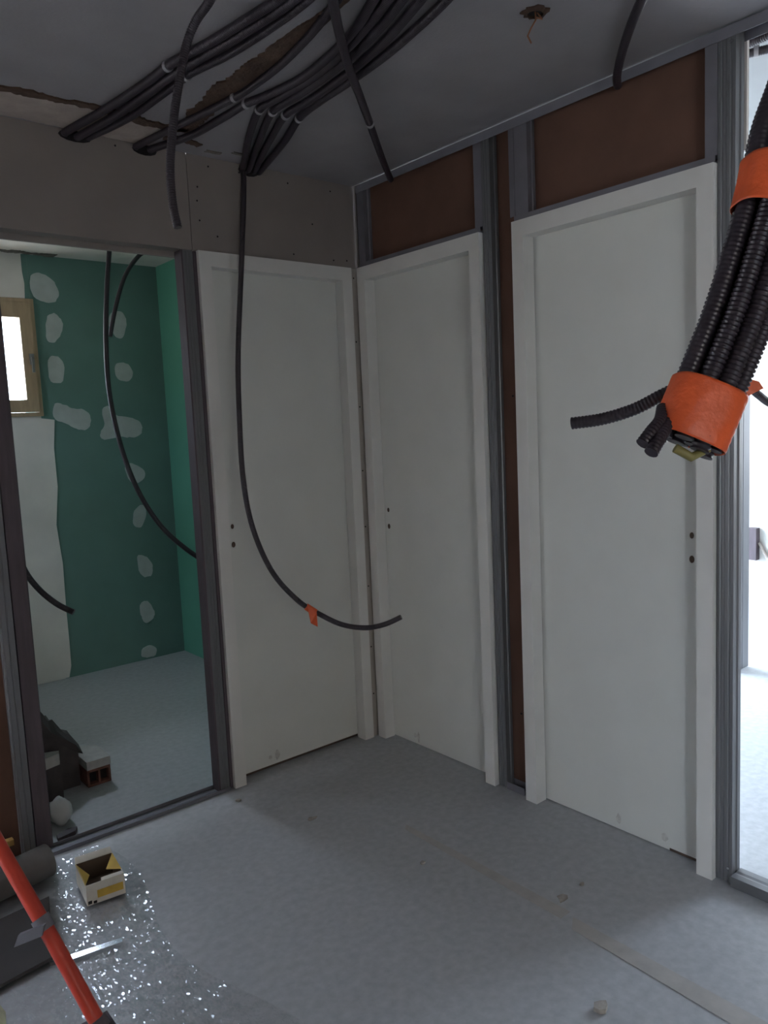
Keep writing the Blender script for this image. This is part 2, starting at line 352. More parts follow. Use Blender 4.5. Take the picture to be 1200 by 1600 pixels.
# bright room on the right
b = MB()
b.box((3.66, -4.3, 0), (3.80, -3.00, 2.6), 'roomwall'); b.box((3.66, -1.68, 0), (3.80, 1.5, 2.6), 'roomwall'); b.box((3.66, -3.00, 0), (3.80, -1.68, .95), 'roomwall'); b.box((3.66, -3.00, 2.38), (3.80, -1.68, 2.6), 'roomwall')
struct('wall_room_far', b, 'pale wall at the far end of the bright room', 'wall')
b = MB(); b.box((.07, 1.4, 0), (.9, 1.5, 2.6), 'roomwall'); b.box((3.4, 1.4, 0), (3.66, 1.5, 2.6), 'roomwall'); b.box((.9, 1.4, 0), (3.4, 1.5, .35), 'roomwall'); b.box((.9, 1.4, 2.3), (3.4, 1.5, 2.6), 'roomwall'); struct('wall_room_side', b)
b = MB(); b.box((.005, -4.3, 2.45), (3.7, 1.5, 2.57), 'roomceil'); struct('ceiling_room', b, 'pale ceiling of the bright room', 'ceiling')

# ------------------------------------------------------------------ windows
wdw = thing('window_1', (-1.05, Yb, 1.556), 'small wooden framed window glowing white in the bathroom wall', 'window', kind='structure')
b = MB()
y0, y1 = Yb - .018, Yb + .05
X0, X1, Z0, Z1 = -1.345, -.755, 1.556, 2.212; gx0, gx1, gz0, gz1 = -1.17, -.84, 1.649, 2.105
b.box((X0, y0, Z0), (X1, y1, Z0 + .022), 'windowwood'); b.box((X0, y0, Z1 - .022), (X1, y1, Z1), 'windowwood')
b.box((X0, y0, Z0 + .022), (X0 + .02, y1, Z1 - .022), 'windowwood'); b.box((X1 - .02, y0, Z0 + .022), (X1, y1, Z1 - .022), 'windowwood')
b.build('window_frame', wdw)
b = MB(); y0s = Yb - .028
a0, a1, c0, c1 = X0 + .022, X1 - .022, Z0 + .024, Z1 - .024
b.box((a0, y0s, c0), (a1, Yb + .03, gz0), 'windowwood'); b.box((a0, y0s, gz1), (a1, Yb + .03, c1), 'windowwood')
b.box((a0, y0s, gz0), (gx0, Yb + .03, gz1), 'windowwood'); b.box((gx1, y0s, gz0), (a1, Yb + .03, gz1), 'windowwood')
sash = b.build('sash', wdw)
b = MB(); b.box((gx0, Yb, gz0), (gx1, Yb + .006, gz1), 'glass'); b.build('pane', sash)
b = MB(); b.box((-.808, y0s - .012, 1.845), (-.784, y0s, 1.905), 'handle'); b.box((-.803, y0s - .03, 1.80), (-.790, y0s - .016, 1.885), 'handle'); b.box((-.801, y0s - .03, 1.872), (-.792, y0s, 1.885), 'handle')
b.build('window_handle', wdw)
wd2 = thing('window_2', (3.7, -2.0, 0), None, None, kind='structure')
b = MB()
for y in (-3.00, -1.72): b.box((3.70, y, .95), (3.76, y + .04, 2.38), 'jamb')
b.box((3.70, -2.96, .95), (3.76, -1.72, .99), 'jamb'); b.box((3.70, -2.96, 2.34), (3.76, -1.72, 2.38), 'jamb'); b.build('window_frame', wd2)
b = MB(); b.box((3.725, -2.96, .99), (3.731, -1.72, 2.34), 'glass'); b.build('pane', wd2)
b = MB(); b.box((.9, 1.43, .35), (3.4, 1.436, 2.3), 'glass'); struct('added_fill_window_3', b)  # unseen window, added to brighten the room's floor and walls

# ------------------------------------------------------------------ doors (frame outline .715 wide, face .05)
def door(name, axis, s0, s1, label, handle_at, gap):
    """axis 'x': plane y=0, runs along x; axis 'y': plane x=0, runs along y. s0<s1 outer edges. local depth goes behind the wall plane."""
    loc = ((s0 + s1) / 2, 0, 0) if axis == 'x' else (0, (s0 + s1) / 2, 0)
    t = thing(name, loc, label, 'door', kind='structure')
    def bx(mb, a, b_, d0, d1, z0, z1, k):
        if axis == 'x': mb.box((a, d0, z0), (b_, d1, z1), k)
        else: mb.box((d0, a, z0), (d1, b_, z1), k)
    F = .05; top = 2.09; fr = -.010
    for a, b_, inn in ((s0, s0 + F, 1), (s1 - F, s1, -1)):
        mb = MB(); bx(mb, a, b_, fr, .045, 0, top, 'jamb')
        bx(mb, a, (b_ if inn > 0 else b_) - (.009 if inn > 0 else 0), .045, .09, 0, top, 'jamb') if inn > 0 else bx(mb, a + .009, b_, .045, .09, 0, top, 'jamb')
        o = mb.build('jamb', t)
    mb = MB(); bx(mb, s0 + F, s1 - F, fr, .045, top - .055, top, 'jamb'); bx(mb, s0 + F, s1 - F, .045, .09, top - .046, top, 'jamb'); mb.build('head', t)
    mb = MB(); bx(mb, s0 + F - .007, s1 - F + .007, .047, .086, gap, top - .048, 'door')
    if gap > .01:
        g2 = MB(); bx(g2, s0 + F - .009, s1 - F + .009, .06, .08, .0005, gap - .001, 'hole'); g2.build('door_gap_shade', t)  # added dark strip: shade of the gap under the leaf, blocks light behind
    # grubby smudges along the foot of the leaf
    rr = random.Random(len(name) + int(abs(s0) * 100))
    for _ in range(2):
        c = rr.uniform(s0 + .1, s1 - .12); wdt = rr.uniform(.008, .018); hh = rr.uniform(.01, .03)
        poly = [(c + wdt * math.cos(a) * rr.uniform(.6, 1.1), gap + .035 + hh * math.sin(a) * rr.uniform(.6, 1)) for a in [i * .6283 for i in range(10)]]
        if axis == 'x': mb.prism(poly, 1, .0464, .0472, 'smudge')
        else: mb.prism(poly, 0, .0464, .0472, 'smudge')
    lf = mb.build('door_leaf', t)
    for z, r_ in ((1.043, .0085), (.970, .010)):
        mb = MB(); poly = [(handle_at + r_ * .8 * math.cos(a), z + r_ * 1.15 * math.sin(a)) for a in [i * .5236 for i in range(12)]]
        mb.prism(poly, 1 if axis == 'x' else 0, .0455, .0475, 'hole'); mb.build('lock_hole', lf)
    return t
M['smudge'] = mat('foot_smudge', (.56, .55, .52), .8, var=.2, scale=50)
M['hole'] = mat('bored_hole_gap_shade', (.09, .06, .045), .9)  # bored holes, also the painted shade of the gap under the leaf
door('door_1', 'x', -.749, -.035, 'white unpainted door on the left wall beside the bathroom opening', -.655, .016)
door('door_2', 'y', -.7255, -.013, 'white narrow door in the corner, left of the brown stud gap', -.087, .004)
d3 = door('door_3', 'y', -1.601, -.880, 'white door at the right between the stud gap and bright opening', -1.507, .004)
MB().box((.0455, -1.53, .004), (.0468, -1.43, .012), 'hole').build('dark_foot_strip', d3)  # short dark strip at the foot of the leaf

# ------------------------------------------------------------------ metal studs and tracks
def cstud(name, axis, c0, c1, d0, d1, z0, z1, web, label, ridges=2, mat_='steel', group=None, cat='metal stud'):
    """C profile: flange at depth d0 from c0 to c1, web on side 'web' (c0 or c1), back flange at d1"""
    pts = []
    far, near = (c0, c1) if web == 0 else (c1, c0)      # web at 'far' value, open lips at 'near'
    sgn = 1 if near > far else -1
    W = abs(c1 - c0)
    pts.append((near, d0 + .008 * (1 if d1 > d0 else -1)))
    pts.append((near, d0))
    for k in range(ridges):
        f = 1 - (k + 1) / (ridges + 1); cc = far + (near - far) * f
        pts += [(cc + .0035 * sgn, d0), (cc, d0 + .0025), (cc - .0035 * sgn, d0)]
    pts.append((far, d0))
    dm = (d0 + d1) / 2; pts += [(far, dm - .008), (far + .003 * sgn, dm - .004), (far + .003 * sgn, dm + .004), (far, dm + .008)]
    pts += [(far, d1), (near, d1), (near, d1 - .008)]
    if axis == 'y': path = [(d, c) for c, d in pts]     # x depth, y along
    else: path = [(c, d) for c, d in pts]
    mb = MB(); mb.sheet(path, .0014, 2, z0, z1, mat_)
    o = mb.build(name); return tag(o, label, cat, group or 'galvanised partition studs')
def utrack(name, axis, s0, s1, d0, d1, z, up, label, lip=.03, mat_='steel'):
    pts = [(d0, z + lip * up), (d0, z), ((d0 + d1) / 2 - .01, z), ((d0 + d1) / 2, z + .002 * up), ((d0 + d1) / 2 + .01, z), (d1, z), (d1, z + lip * up)]
    mb = MB(); mb.sheet(pts, .0014, 1 if axis == 'y' else 0, s0, s1, mat_)
    return tag(mb.build(name), label, 'metal track', 'galvanised partition tracks')
# left opening
cstud('metal_stud', 'x', -.806, -.768, .004, .056, .004, 2.088, 1, 'slim ridged stud on the right side of the bathroom opening')
mb = MB(); mb.box((-.8135, .002, .003), (-.8075, .0575, 2.088), 'post'); 
tag(mb.build('rubber_strip'), 'black strip against the stud at the right of the bathroom opening', 'strip')
mb = MB(); mb.box((-.7625, .006, .002), (-.7505, .056, 2.088), 'post'); tag(mb.build('rubber_strip'), 'thin dark strip between the stud and the left door frame', 'strip')
cstud('metal_stud', 'x', -1.537, -1.503, .0, .0555, .004, 2.088, 0, 'pale ridged stud at the far left, beside the dark post', 1)
mb = MB(); mb.prism([(-1.498, .004), (-1.448, .004), (-1.444, .010), (-1.444, .05), (-1.448, .056), (-1.498, .056)], 2, .032, 2.088, 'post')
tag(mb.build('timber_post'), 'dark stained post standing at the left of the bathroom opening', 'post')
# floor track of left opening: open U upwards
utrack('floor_track', 'x', -1.60, -.768, -.004, .060, .001, 1, 'grey floor track crossing the bathroom opening', .013, 'steeldull')
# right wall framing
cstud('metal_stud', 'y', -.056, -.012, .010, .050, 2.112, H - .003, 0, 'short stud in the corner above the narrow corner door', 0, 'steeldull')
cstud('metal_stud', 'y', -.770, -.732, .010, .050, .004, H - .003, 0, 'tall stud in the brown gap beside the corner door', 2)
cstud('metal_stud', 'y', -.731, -.694, .010, .050, 2.112, H - .003, 1, 'short stud above the right jamb of the corner door', 0, 'steeldull')
cstud('metal_stud', 'y', -.940, -.884, .010, .050, 2.112, H - .003, 0, 'short wide stud above the left jamb of the right-hand door', 0, 'steeldull')
cstud('metal_stud', 'y', -.882, -.860, .010, .050, 2.112, H - .003, 0, 'narrow short stud at the right edge of the brown stud gap', 0, 'steeldull')
cstud('metal_stud', 'y', -1.602, -1.567, .010, .050, 2.112, H - .003, 0, 'short stud above the right jamb of the right-hand door', 0, 'steeldull')
cstud('metal_stud', 'y', -1.626, -1.604, .010, .050, .004, H - .003, 1, 'ridged stud directly against the right-hand door frame', 1)
cstud('metal_stud', 'y', -1.652, -1.628, .010, .058, .004, H - .003, 0, 'outer ridged stud edging the bright opening', 1)
for a_, b_, lb in ((-.7255, -.013, 'thin metal channel lying on top of the corner door'), (-1.601, -.88, 'thin metal channel lying on top of the right-hand door')):
    utrack('lintel_track', 'y', a_ + .002, b_ - .002, .004, .050, 2.0925, 1, lb, .018, 'steeldull')
utrack('ceiling_track', 'y', -2.245, -.012, .006, .0665, H - .0015, -1, 'grey ceiling track running above the two right-hand doors', .030, 'steeldull')
utrack('floor_track', 'y', -.858, -.772, .008, .050, .001, 1, 'short floor track in the brown stud gap', .028, 'steeldull')
utrack('floor_track', 'y', -2.245, -1.655, -.004, .060, .034, -1, 'floor track under the bright opening on the right', .032)
for y, z in ((-1.642, .05), (-1.643, 2.39)):
    mb = MB(); mb.prism([(y + .004 * math.cos(i), z + .004 * math.sin(i)) for i in [k * .785 for k in range(8)]], 0, .0055, .0085, 'slat')
    tag(mb.build('screw'), 'bright screw head near the %s of the outer ridged stud' % ('foot' if z < 1 else 'top'), 'screw')
# partition framing in the bright room
cstud('metal_stud', 'x', 1.885, 2.03, -.755, -.71, .004, 2.448, 0, 'lone stud standing inside the bright room', 1)
o = MB().box((1.62, -3.0, 2.40), (1.70, 1.0, 2.448), 'steeldull').build('ceiling_track'); tag(o, 'dark ceiling track across the bright room', 'metal track')
mb = MB(); mb.box((3.60, -.075, .29), (3.657, -.01, .53), 'post'); bx_ = tag(mb.build('junction_box'), 'small dark box on the far wall of the bright room', 'box')
mb = MB(); mb.tube([(3.64, -.08, .42), (3.64, -.13, .33), (3.64, -.2, .26), (3.64, -.3, .24)], .012, 'beige', 8); mb.build('cable', bx_)

# ------------------------------------------------------------------ conduits
def conduit(pts, r, label, group=None, clips=(), name='corrugated_conduit', corr=.0009, parent=None, pitch=.006):
    mb = MB(); mb.tube(pts, r, 'conduit', 12, True, corr, pitch)
    # open dark mouth at the last point
    o = mb.build(name, parent)
    if parent is None: tag(o, label, 'cable conduit', group or 'dark cable conduits')
    P = resample(pts, .01)
    for c in clips:
        i = min(range(len(P)), key=lambda j: (P[j] - Vector(c)).length); i = max(1, min(len(P) - 2, i))
        d = (P[i + 1] - P[i - 1]).normalized()
        cb = MB(); cb.tube([P[i] - d * .006, P[i] + d * .006], r + .0025, 'clip', 12)
        cb.box((P[i].x - .006, P[i].y - .006, P[i].z), (P[i].x + .006, P[i].y + .006, P[i].z + r + .006), 'clip')
        cb.build('clip', o)
    return o
P_ = {}
P_['a1'] = [(-1.199, -.0012, 2.418), (-1.195, -0.036, 2.418), (-1.155, -0.276, 2.418), (-1.13, -0.506, 2.418), (-1.121, -0.654, 2.418), (-1.09, -0.816, 2.418), (-1.065, -0.997, 2.418), (-1.055, -1.097, 2.418), (-1.053, -1.224, 2.418)]
P_['a1b'] = [(-1.158, -0.0012, 2.412), (-1.154, -0.031, 2.412), (-1.12, -0.255, 2.412), (-1.103, -0.486, 2.412), (-1.092, -0.63, 2.412), (-1.067, -0.798, 2.412), (-1.042, -0.983, 2.412), (-1.033, -1.088, 2.412), (-1.031, -1.227, 2.412)]
P_['a2'] = [(-1.121, -0.0012, 2.418), (-1.117, -0.02, 2.418), (-1.074, -0.232, 2.418), (-1.057, -0.522, 2.418), (-1.051, -0.634, 2.418), (-1.022, -0.763, 2.418), (-1.006, -0.903, 2.418), (-0.998, -1.041, 2.418), (-0.999, -1.15, 2.418), (-1.015, -1.248, 2.418)]
P_['t1'] = [(-0.957, -.0012, 2.418), (-0.953, -0.047, 2.418), (-0.906, -0.331, 2.418), (-0.873, -0.551, 2.418), (-0.868, -0.666, 2.418), (-0.874, -0.812, 2.418), (-0.893, -0.95, 2.418), (-0.917, -1.07, 2.418), (-0.945, -1.173, 2.418), (-0.979, -1.29, 2.418)]
P_['t2'] = [(-0.904, -.0012, 2.418), (-0.9, -0.022, 2.418), (-0.845, -0.207, 2.418), (-0.829, -0.4, 2.418), (-0.821, -0.529, 2.418), (-0.798, -0.622, 2.418), (-0.779, -0.765, 2.418), (-0.794, -0.942, 2.418), (-0.83, -1.1, 2.418), (-0.874, -1.217, 2.418), (-0.916, -1.335, 2.418)]
P_['t3'] = [(-0.546, -0.0012, 2.414), (-0.546, -0.03, 2.416), (-0.673, -0.289, 2.418), (-0.764, -0.509, 2.418), (-0.763, -0.602, 2.418), (-0.754, -0.762, 2.418), (-0.771, -0.94, 2.418), (-0.803, -1.092, 2.418), (-0.844, -1.227, 2.418), (-0.887, -1.356, 2.418)]
P_['t4'] = [(-0.52, -0.0012, 2.414), (-0.52, -0.03, 2.416), (-0.628, -0.282, 2.418), (-0.722, -0.518, 2.418), (-0.724, -0.649, 2.418), (-0.73, -0.823, 2.418), (-0.75, -0.998, 2.418), (-0.781, -1.142, 2.418), (-0.816, -1.254, 2.418), (-0.851, -1.38, 2.418)]
P_['t5'] = [(-0.494, -0.0012, 2.414), (-0.494, -0.03, 2.416), (-0.594, -0.29, 2.418), (-0.673, -0.52, 2.418), (-0.671, -0.64, 2.418), (-0.682, -0.82, 2.418), (-0.697, -0.945, 2.418), (-0.728, -1.104, 2.418), (-0.778, -1.273, 2.418), (-0.82, -1.403, 2.418)]
P_['t6'] = [(-0.468, -0.0012, 2.414), (-0.468, -0.03, 2.416), (-0.554, -0.33, 2.418), (-0.624, -0.527, 2.418), (-0.643, -0.669, 2.418), (-0.651, -0.826, 2.418), (-0.667, -1.006, 2.418), (-0.695, -1.166, 2.418), (-0.727, -1.308, 2.418), (-0.767, -1.44, 2.418)]
P_['x'] = [(-0.014, -0.265, 2.392), (-0.186, -0.422, 2.392), (-0.418, -0.641, 2.392), (-0.605, -0.817, 2.392), (-0.745, -0.947, 2.392), (-0.881, -1.085, 2.392), (-0.98, -1.194, 2.392), (-1.056, -1.279, 2.392)]
P_['r'] = [(0.024, -1.283, 2.405), (-0.04, -1.323, 2.405), (-0.147, -1.408, 2.405), (-0.262, -1.509, 2.405), (-0.354, -1.599, 2.405), (-0.443, -1.698, 2.405)]
P_['hang'] = [(-1.209, -1.089, 2.409), (-1.204, -1.017, 2.394), (-1.206, -0.953, 2.378), (-1.218, -0.923, 2.333), (-1.234, -0.919, 2.273), (-1.251, -0.915, 2.201), (-1.268, -0.913, 2.111), (-1.279, -0.916, 2.036), (-1.282, -0.924, 1.96), (-1.279, -0.935, 1.905)]
P_['long'] = [(-0.545, -0.024, 2.398), (-0.552, -0.03, 2.321), (-0.59, -0.05, 2.077), (-0.65, -0.08, 1.714), (-0.674, -0.1, 1.475), (-0.692, -0.13, 1.236), (-0.682, -0.16, 1.055), (-0.635, -0.2, 0.887), (-0.554, -0.24, 0.767), (-0.482, -0.28, 0.704), (-0.415, -0.33, 0.659), (-0.345, -0.38, 0.641), (-0.289, -0.43, 0.651), (-0.243, -0.48, 0.68)]
P_['e1'] = [(-0.674, 0.95, 2.46), (-0.706, 0.93, 2.314), (-0.75, 0.9, 2.098), (-0.795, 0.85, 1.832), (-0.816, 0.8, 1.599), (-0.814, 0.72, 1.368), (-0.784, 0.65, 1.181), (-0.723, 0.58, 1.021), (-0.648, 0.5, 0.911), (-0.569, 0.42, 0.836), (-0.478, 0.36, 0.791)]
P_['e2'] = [(-0.232, 1.457, 2.45), (-0.293, 1.44, 2.423), (-0.376, 1.4, 2.367), (-0.471, 1.36, 2.252), (-0.548, 1.32, 2.09), (-0.599, 1.3, 1.933)]
P_['e3'] = [(-1.337, 0.5, 1.731), (-1.368, 0.48, 1.492), (-1.387, 0.45, 1.229), (-1.379, 0.42, 1.06), (-1.355, 0.38, 0.939), (-1.323, 0.34, 0.866), (-1.276, 0.3, 0.807), (-1.228, 0.26, 0.77)]
P_['bundle'] = [(-1.214, -2.177, 1.368), (-1.198, -2.186, 1.406), (-1.178, -2.195, 1.45), (-1.144, -2.212, 1.531), (-1.115, -2.225, 1.611), (-1.088, -2.235, 1.692), (-1.067, -2.241, 1.773), (-1.038, -2.255, 1.854), (-1.020, -2.257, 1.935), (-1.007, -2.255, 2.017), (-.99, -2.247, 2.181)]
P_['side'] = [(-1.171, -2.174, 1.46), (-1.179, -2.156, 1.449), (-1.19, -2.135, 1.438), (-1.201, -2.102, 1.422), (-1.218, -2.063, 1.411), (-1.234, -2.025, 1.407)]
P_['side2'] = [(-1.139, -2.188, 1.451), (-1.11, -2.2, 1.448), (-1.077, -2.202, 1.445), (-1.048, -2.201, 1.435), (-0.991, -2.198, 1.419), (-0.925, -2.216, 1.402)]
RC = .0125
conduit(P_['a1'], RC, 'leftmost of the ceiling conduits entering the header board', clips=[(-1.121, -.63, 2.418)])
conduit(P_['a1b'], RC, 'second ceiling conduit from the left, pressed against the leftmost one')
conduit(P_['a2'], RC * .9, 'third ceiling conduit from the left, slightly apart from the first pair', clips=[(-1.057, -.60, 2.418)])
conduit(P_['t1'], RC * .9, 'fourth ceiling conduit, running along the torn brown plaster line', clips=[(-.873, -.551, 2.418)])
conduit(P_['t2'], RC, 'fifth ceiling conduit, beside the one along the torn plaster', clips=[(-.821, -.529, 2.418)])
conduit(P_['t3'], RC, 'first conduit of the fan of four by the dark header hole', clips=[(-.764, -.509, 2.418)])
conduit(P_['t4'], RC, 'second conduit of the fan of four by the dark header hole', clips=[(-.722, -.518, 2.418)])
conduit(P_['t5'], RC, 'third conduit of the fan of four by the dark header hole', clips=[(-.673, -.52, 2.418)])
conduit(P_['t6'], RC, 'rightmost conduit of the fan of four by the dark header hole', clips=[(-.624, -.527, 2.418)])
conduit(P_['x'], .0125, 'thick conduit crossing under the others towards the corner door wall', clips=[(-.45, -.67, 2.392)])
conduit(P_['r'], .0125, 'lone conduit entering the ceiling track above the right-hand door')
conduit(P_['hang'], .0105, 'short conduit dangling from the ceiling in front of the header board')
lc = conduit(P_['long'], .0105, 'long conduit drooping in a curve in front of the left door')
mb = MB()   # orange tape flag on it
c = Vector((-.515, -.262, .729)); dd = Vector((-.482 + .554, -.28 + .24, .704 - .767)).normalized()
mb.tube([c - dd * .018, c + dd * .026], .0135, 'tape', 12)
side = Vector((.637, -.77, 0)); A = c + Vector((0, -.014, 0)); u1 = Vector((.77, .637, 0)) * .64
pA = A - dd * .022 + Vector((0, 0, .005)); pB = A + dd * .022; pC = A + Vector((.022, .0, -.072)); pD = A + Vector((-.012, -.004, -.05))
for off in (0, .0012): pass
tri = [pA, pB, pC, pD]; nrm = Vector((-.6, -.8, 0)) * .0008
mb.add([p + nrm for p in tri] + [p - nrm for p in tri], [(0, 1, 2, 3), (7, 6, 5, 4), (0, 1, 5, 4), (1, 2, 6, 5), (2, 3, 7, 6), (3, 0, 4, 7)], 'tape')
tag(mb.build('tape_flag', lc), 'orange tape wrapped round the conduit')
conduit(P_['e1'], .0115, 'long conduit hanging in a curve inside the bathroom')
conduit(P_['e2'], .0115, 'short conduit curling down from the bathroom ceiling', clips=[(-.27, 1.40, 2.40)])
conduit(P_['e3'], .0115, 'conduit end poking out behind the dark left post')
# far room ceiling conduits
conduit([(.10, -1.50, 2.43), (.125, -1.597, 2.42), (.129, -1.64, 2.42), (.122, -1.72, 2.42), (.10, -1.9, 2.42)], .0125, 'upper conduit under the bright room ceiling at the top right')
conduit([(.21, -1.45, 2.43), (.192, -1.564, 2.42), (.191, -1.602, 2.42), (.215, -1.66, 2.42), (.27, -1.8, 2.42)], .0125, 'lower curved conduit under the bright room ceiling at the top right', clips=[(.195, -1.625, 2.42)])

# taped bundle hanging near the camera
bt = thing('conduit_bundle', (-1.0, -2.23, 2.2), 'thick bundle of dark conduits bound with orange tape at the right', 'conduit bundle')
AX = [Vector(p) for p in P_['bundle']] + [Vector((-.985, -2.24, 2.30)), Vector((-.98, -2.23, 2.432))]
AX = AX
for i_, v_ in enumerate(AX): AX[i_] = v_ + R_ * .007
def offs(pts, du, dw, sq=None):
    out = []
    n = len(pts)
    for i, p in enumerate(pts):
        t = (pts[min(i + 1, n - 1)] - pts[max(i - 1, 0)]).normalized()
        a = (R_ - t * R_.dot(t)).normalized(); e = t.cross(a)
        out.append(p + a * du + e * dw)
    return out
lay = [(-.036, .004, .0125), (-.014, -.018, .0125), (.011, -.021, .0125), (.033, -.008, .012), (.034, .015, .0115), (-.012, .012, .0125), (.013, .010, .0125), (-.032, .027, .011), (0.002, .034, .0115)]
for k, (du, dw, r) in enumerate(lay):
    pts = offs(AX, du * .91, dw)
    d0 = (pts[0] - pts[1]).normalized(); pts[0] = pts[0] + d0 * random.uniform(-.012, .004)
    mb = MB(); mb.tube(pts, r, 'conduit', 14, True, .0022 if k else .0005, .0062); mb.build('conduit', bt)
for q in ([(-1.242, -2.183, 1.425), (-1.256, -2.182, 1.408), (-1.269, -2.174, 1.395), (-1.282, -2.166, 1.379)], [(-1.248, -2.196, 1.412), (-1.264, -2.191, 1.395), (-1.275, -2.184, 1.381), (-1.284, -2.179, 1.368)]):
    q = [Vector(v) for v in q]; q[0] += D_ * .032; q[1] += D_ * .018; q[2] += D_ * .006
    mb = MB(); mb.tube(q, .0088, 'conduit', 12, True, .0008, .005); mb.build('conduit', bt)
mb = MB(); mb.tube(P_['side'], .0088, 'conduit', 12, True, .0008, .005); mb.build('conduit', bt)
mb = MB(); mb.tube(P_['side2'], .0055, 'conduit', 10, True, .0005, .005); mb.build('conduit', bt)
def wrap(a0, a1, ru, rw, name, label, cut=None, n=40, skew=0., half=False):
    P = resample(AX, .004); Ls = [0]
    for i in range(1, len(P)): Ls.append(Ls[-1] + (P[i] - P[i - 1]).length)
    def at(s):
        i = min(range(len(Ls)), key=lambda j: abs(Ls[j] - s)); t = (P[min(i + 1, len(P) - 1)] - P[max(i - 1, 0)]).normalized(); return P[i], t
    mb = MB(); rows = 14; vs = []; fs = []
    for i in range(rows + 1):
        for j in range(n):
            th = 2 * math.pi * j / n
            lo = a0 + (cut(th) if cut else 0); s = lo + (a1 + skew * math.cos(th) - lo) * i / rows
            p, t = at(s); a = (R_ - t * R_.dot(t)).normalized(); e = t.cross(a)
            # rounded-square hull with facets between tubes
            cx_, sx_ = math.cos(th), math.sin(th); k_ = (abs(cx_) ** 3 + abs(sx_) ** 3) ** (-1 / 3)
            rib = .0007 * (i % 2) * (1 if cx_ > .2 else .3)
            vs.append(p + a * (ru * cx_ * k_ + .0) + e * ((rw * sx_) * k_ + .004) + (a * cx_ + e * sx_) * (rib + .0008 * math.sin(3 * th)))
    for i in range(rows):
        for j in range(n):
            if half and 8 <= j <= 28: continue
            fs.append([i * n + j, i * n + (j + 1) % n, (i + 1) * n + (j + 1) % n, (i + 1) * n + j])
    mb.add(vs, fs, 'tape', True)
    o = mb.build(name, bt); tag(o, label)
    so = o.modifiers.new('s', 'SOLIDIFY'); so.thickness = .0008; so.offset = 1
    return o
wrap(.012, .088, .0468, .0362, 'tape', 'orange tape around the lower end')
wrap(.325, .392, .0468, .0362, 'tape', 'orange tape around the upper part', skew=.0)
wrap(.286, .324, .0468, .0362, 'tape', 'lower slanting turn of the upper orange tape', half=True)
mb = MB()   # torn tape flap
F0 = Vector((-1.125, -2.215, 1.455)); pts = [F0 + R_ * -.004 + U_ * .004, F0 + R_ * .022 + U_ * -.003, F0 + R_ * .028 + U_ * -.012, F0 + R_ * .008 + U_ * -.022, F0 + R_ * -.012 + U_ * -.024]
nr = D_ * .0006; n = len(pts)
mb.add([p + nr for p in pts] + [p - nr for p in pts], [list(range(n)), list(range(n, 2 * n))[::-1]] + [[i, (i + 1) % n, n + (i + 1) % n, n + i] for i in range(n)], 'tape'); mb.build('tape_flap', bt)
M['olive'] = mat('olive_hose', (.20, .17, .05), .5)
mb = MB(); e0 = AX[0]; t0 = (AX[0] - AX[1]).normalized(); a_ = (R_ - t0 * R_.dot(t0)).normalized(); e_ = t0.cross(a_)
mb.tube([(-1.232, -2.181, 1.371), (-1.225, -2.189, 1.3625), (-1.215, -2.198, 1.358), (-1.205, -2.205, 1.362), (-1.199, -2.206, 1.372), (-1.198, -2.203, 1.39)], .006, 'olive', 12)
tag(mb.build('hose', bt), 'olive yellow hose loop at the tip')

# ------------------------------------------------------------------ ceiling lamp hole
mb = MB()
rr = random.Random(11); Nn = 22
outer = [(-.482 + (.034 + rr.uniform(-.006, .007)) * math.cos(i * 2 * math.pi / Nn), -1.379 + (.030 + rr.uniform(-.006, .007)) * math.sin(i * 2 * math.pi / Nn)) for i in range(Nn)]
inner = [(-.482 + .021 * math.cos(i * 2 * math.pi / Nn), -1.379 + .019 * math.sin(i * 2 * math.pi / Nn)) for i in range(Nn)]
vs = [(x, y, H - .003) for x, y in outer] + [(x, y, H - .008) for x, y in inner] + [(x, y, H - .001) for x, y in inner] + [(x, y, H + .0005) for x, y in outer]
fs = []
for i in range(Nn):
    j = (i + 1) % Nn; fs += [[i, j, Nn + j, Nn + i], [Nn + i, Nn + j, 2 * Nn + j, 2 * Nn + i], [i, j, 3 * Nn + j, 3 * Nn + i]]
mb.add(vs, fs, 'rust'); mb.add(vs, [list(range(2 * Nn, 3 * Nn))], 'dark')
lh = tag(mb.build('lamp_outlet'), 'ragged brown lamp hole with loose wire in the ceiling', 'lamp outlet')
mb = MB(); mb.tube([(-.482, -1.379, 2.432), (-.49, -1.385, 2.40), (-.50, -1.37, 2.385), (-.507, -1.375, 2.36), (-.502, -1.38, 2.352)], .0022, 'wire', 6)
mb.tube([(-.475, -1.38, 2.432), (-.468, -1.39, 2.415), (-.478, -1.395, 2.41), (-.49, -1.39, 2.412)], .002, 'wire', 6); mb.build('wire', lh)

# ------------------------------------------------------------------ floor things
def slab(name, poly, z0, z1, k, label, cat, group=None):
    mb = MB(); mb.prism(poly, 2, z0, z1, k); return tag(mb.build(name), label, cat, group)
# crinkled film at left
mb = MB(); nx, ny = 26, 60; rr = random.Random(3); vs = []; fs = []
for j in range(ny + 1):
    for i in range(nx + 1):
        u, v = i / nx, j / ny
        x = -1.95 + (.62 + .05 * math.sin(v * 9)) * u - .1 * v * 0; y = -1.55 + 1.50 * v
        xe = x + .05 * (1 - v) * u
        vs.append((xe, y, .0035 + (.004 * math.sin(x * 37 + 3 * math.sin(y * 11)) * math.sin(y * 29 + 2 * math.sin(x * 17)) + rr.uniform(0, .0035)) * (.4 if u > .95 or v > .96 else 1)
                   * .7 + .001))
for j in range(ny):
    for i in range(nx): a = j * (nx + 1) + i; fs.append([a, a + 1, a + nx + 2, a + nx + 1])
mb.add(vs, fs, 'film', True)
tag(mb.build('plastic_film'), 'clear crinkled plastic film glinting on the floor at the left', 'plastic film')
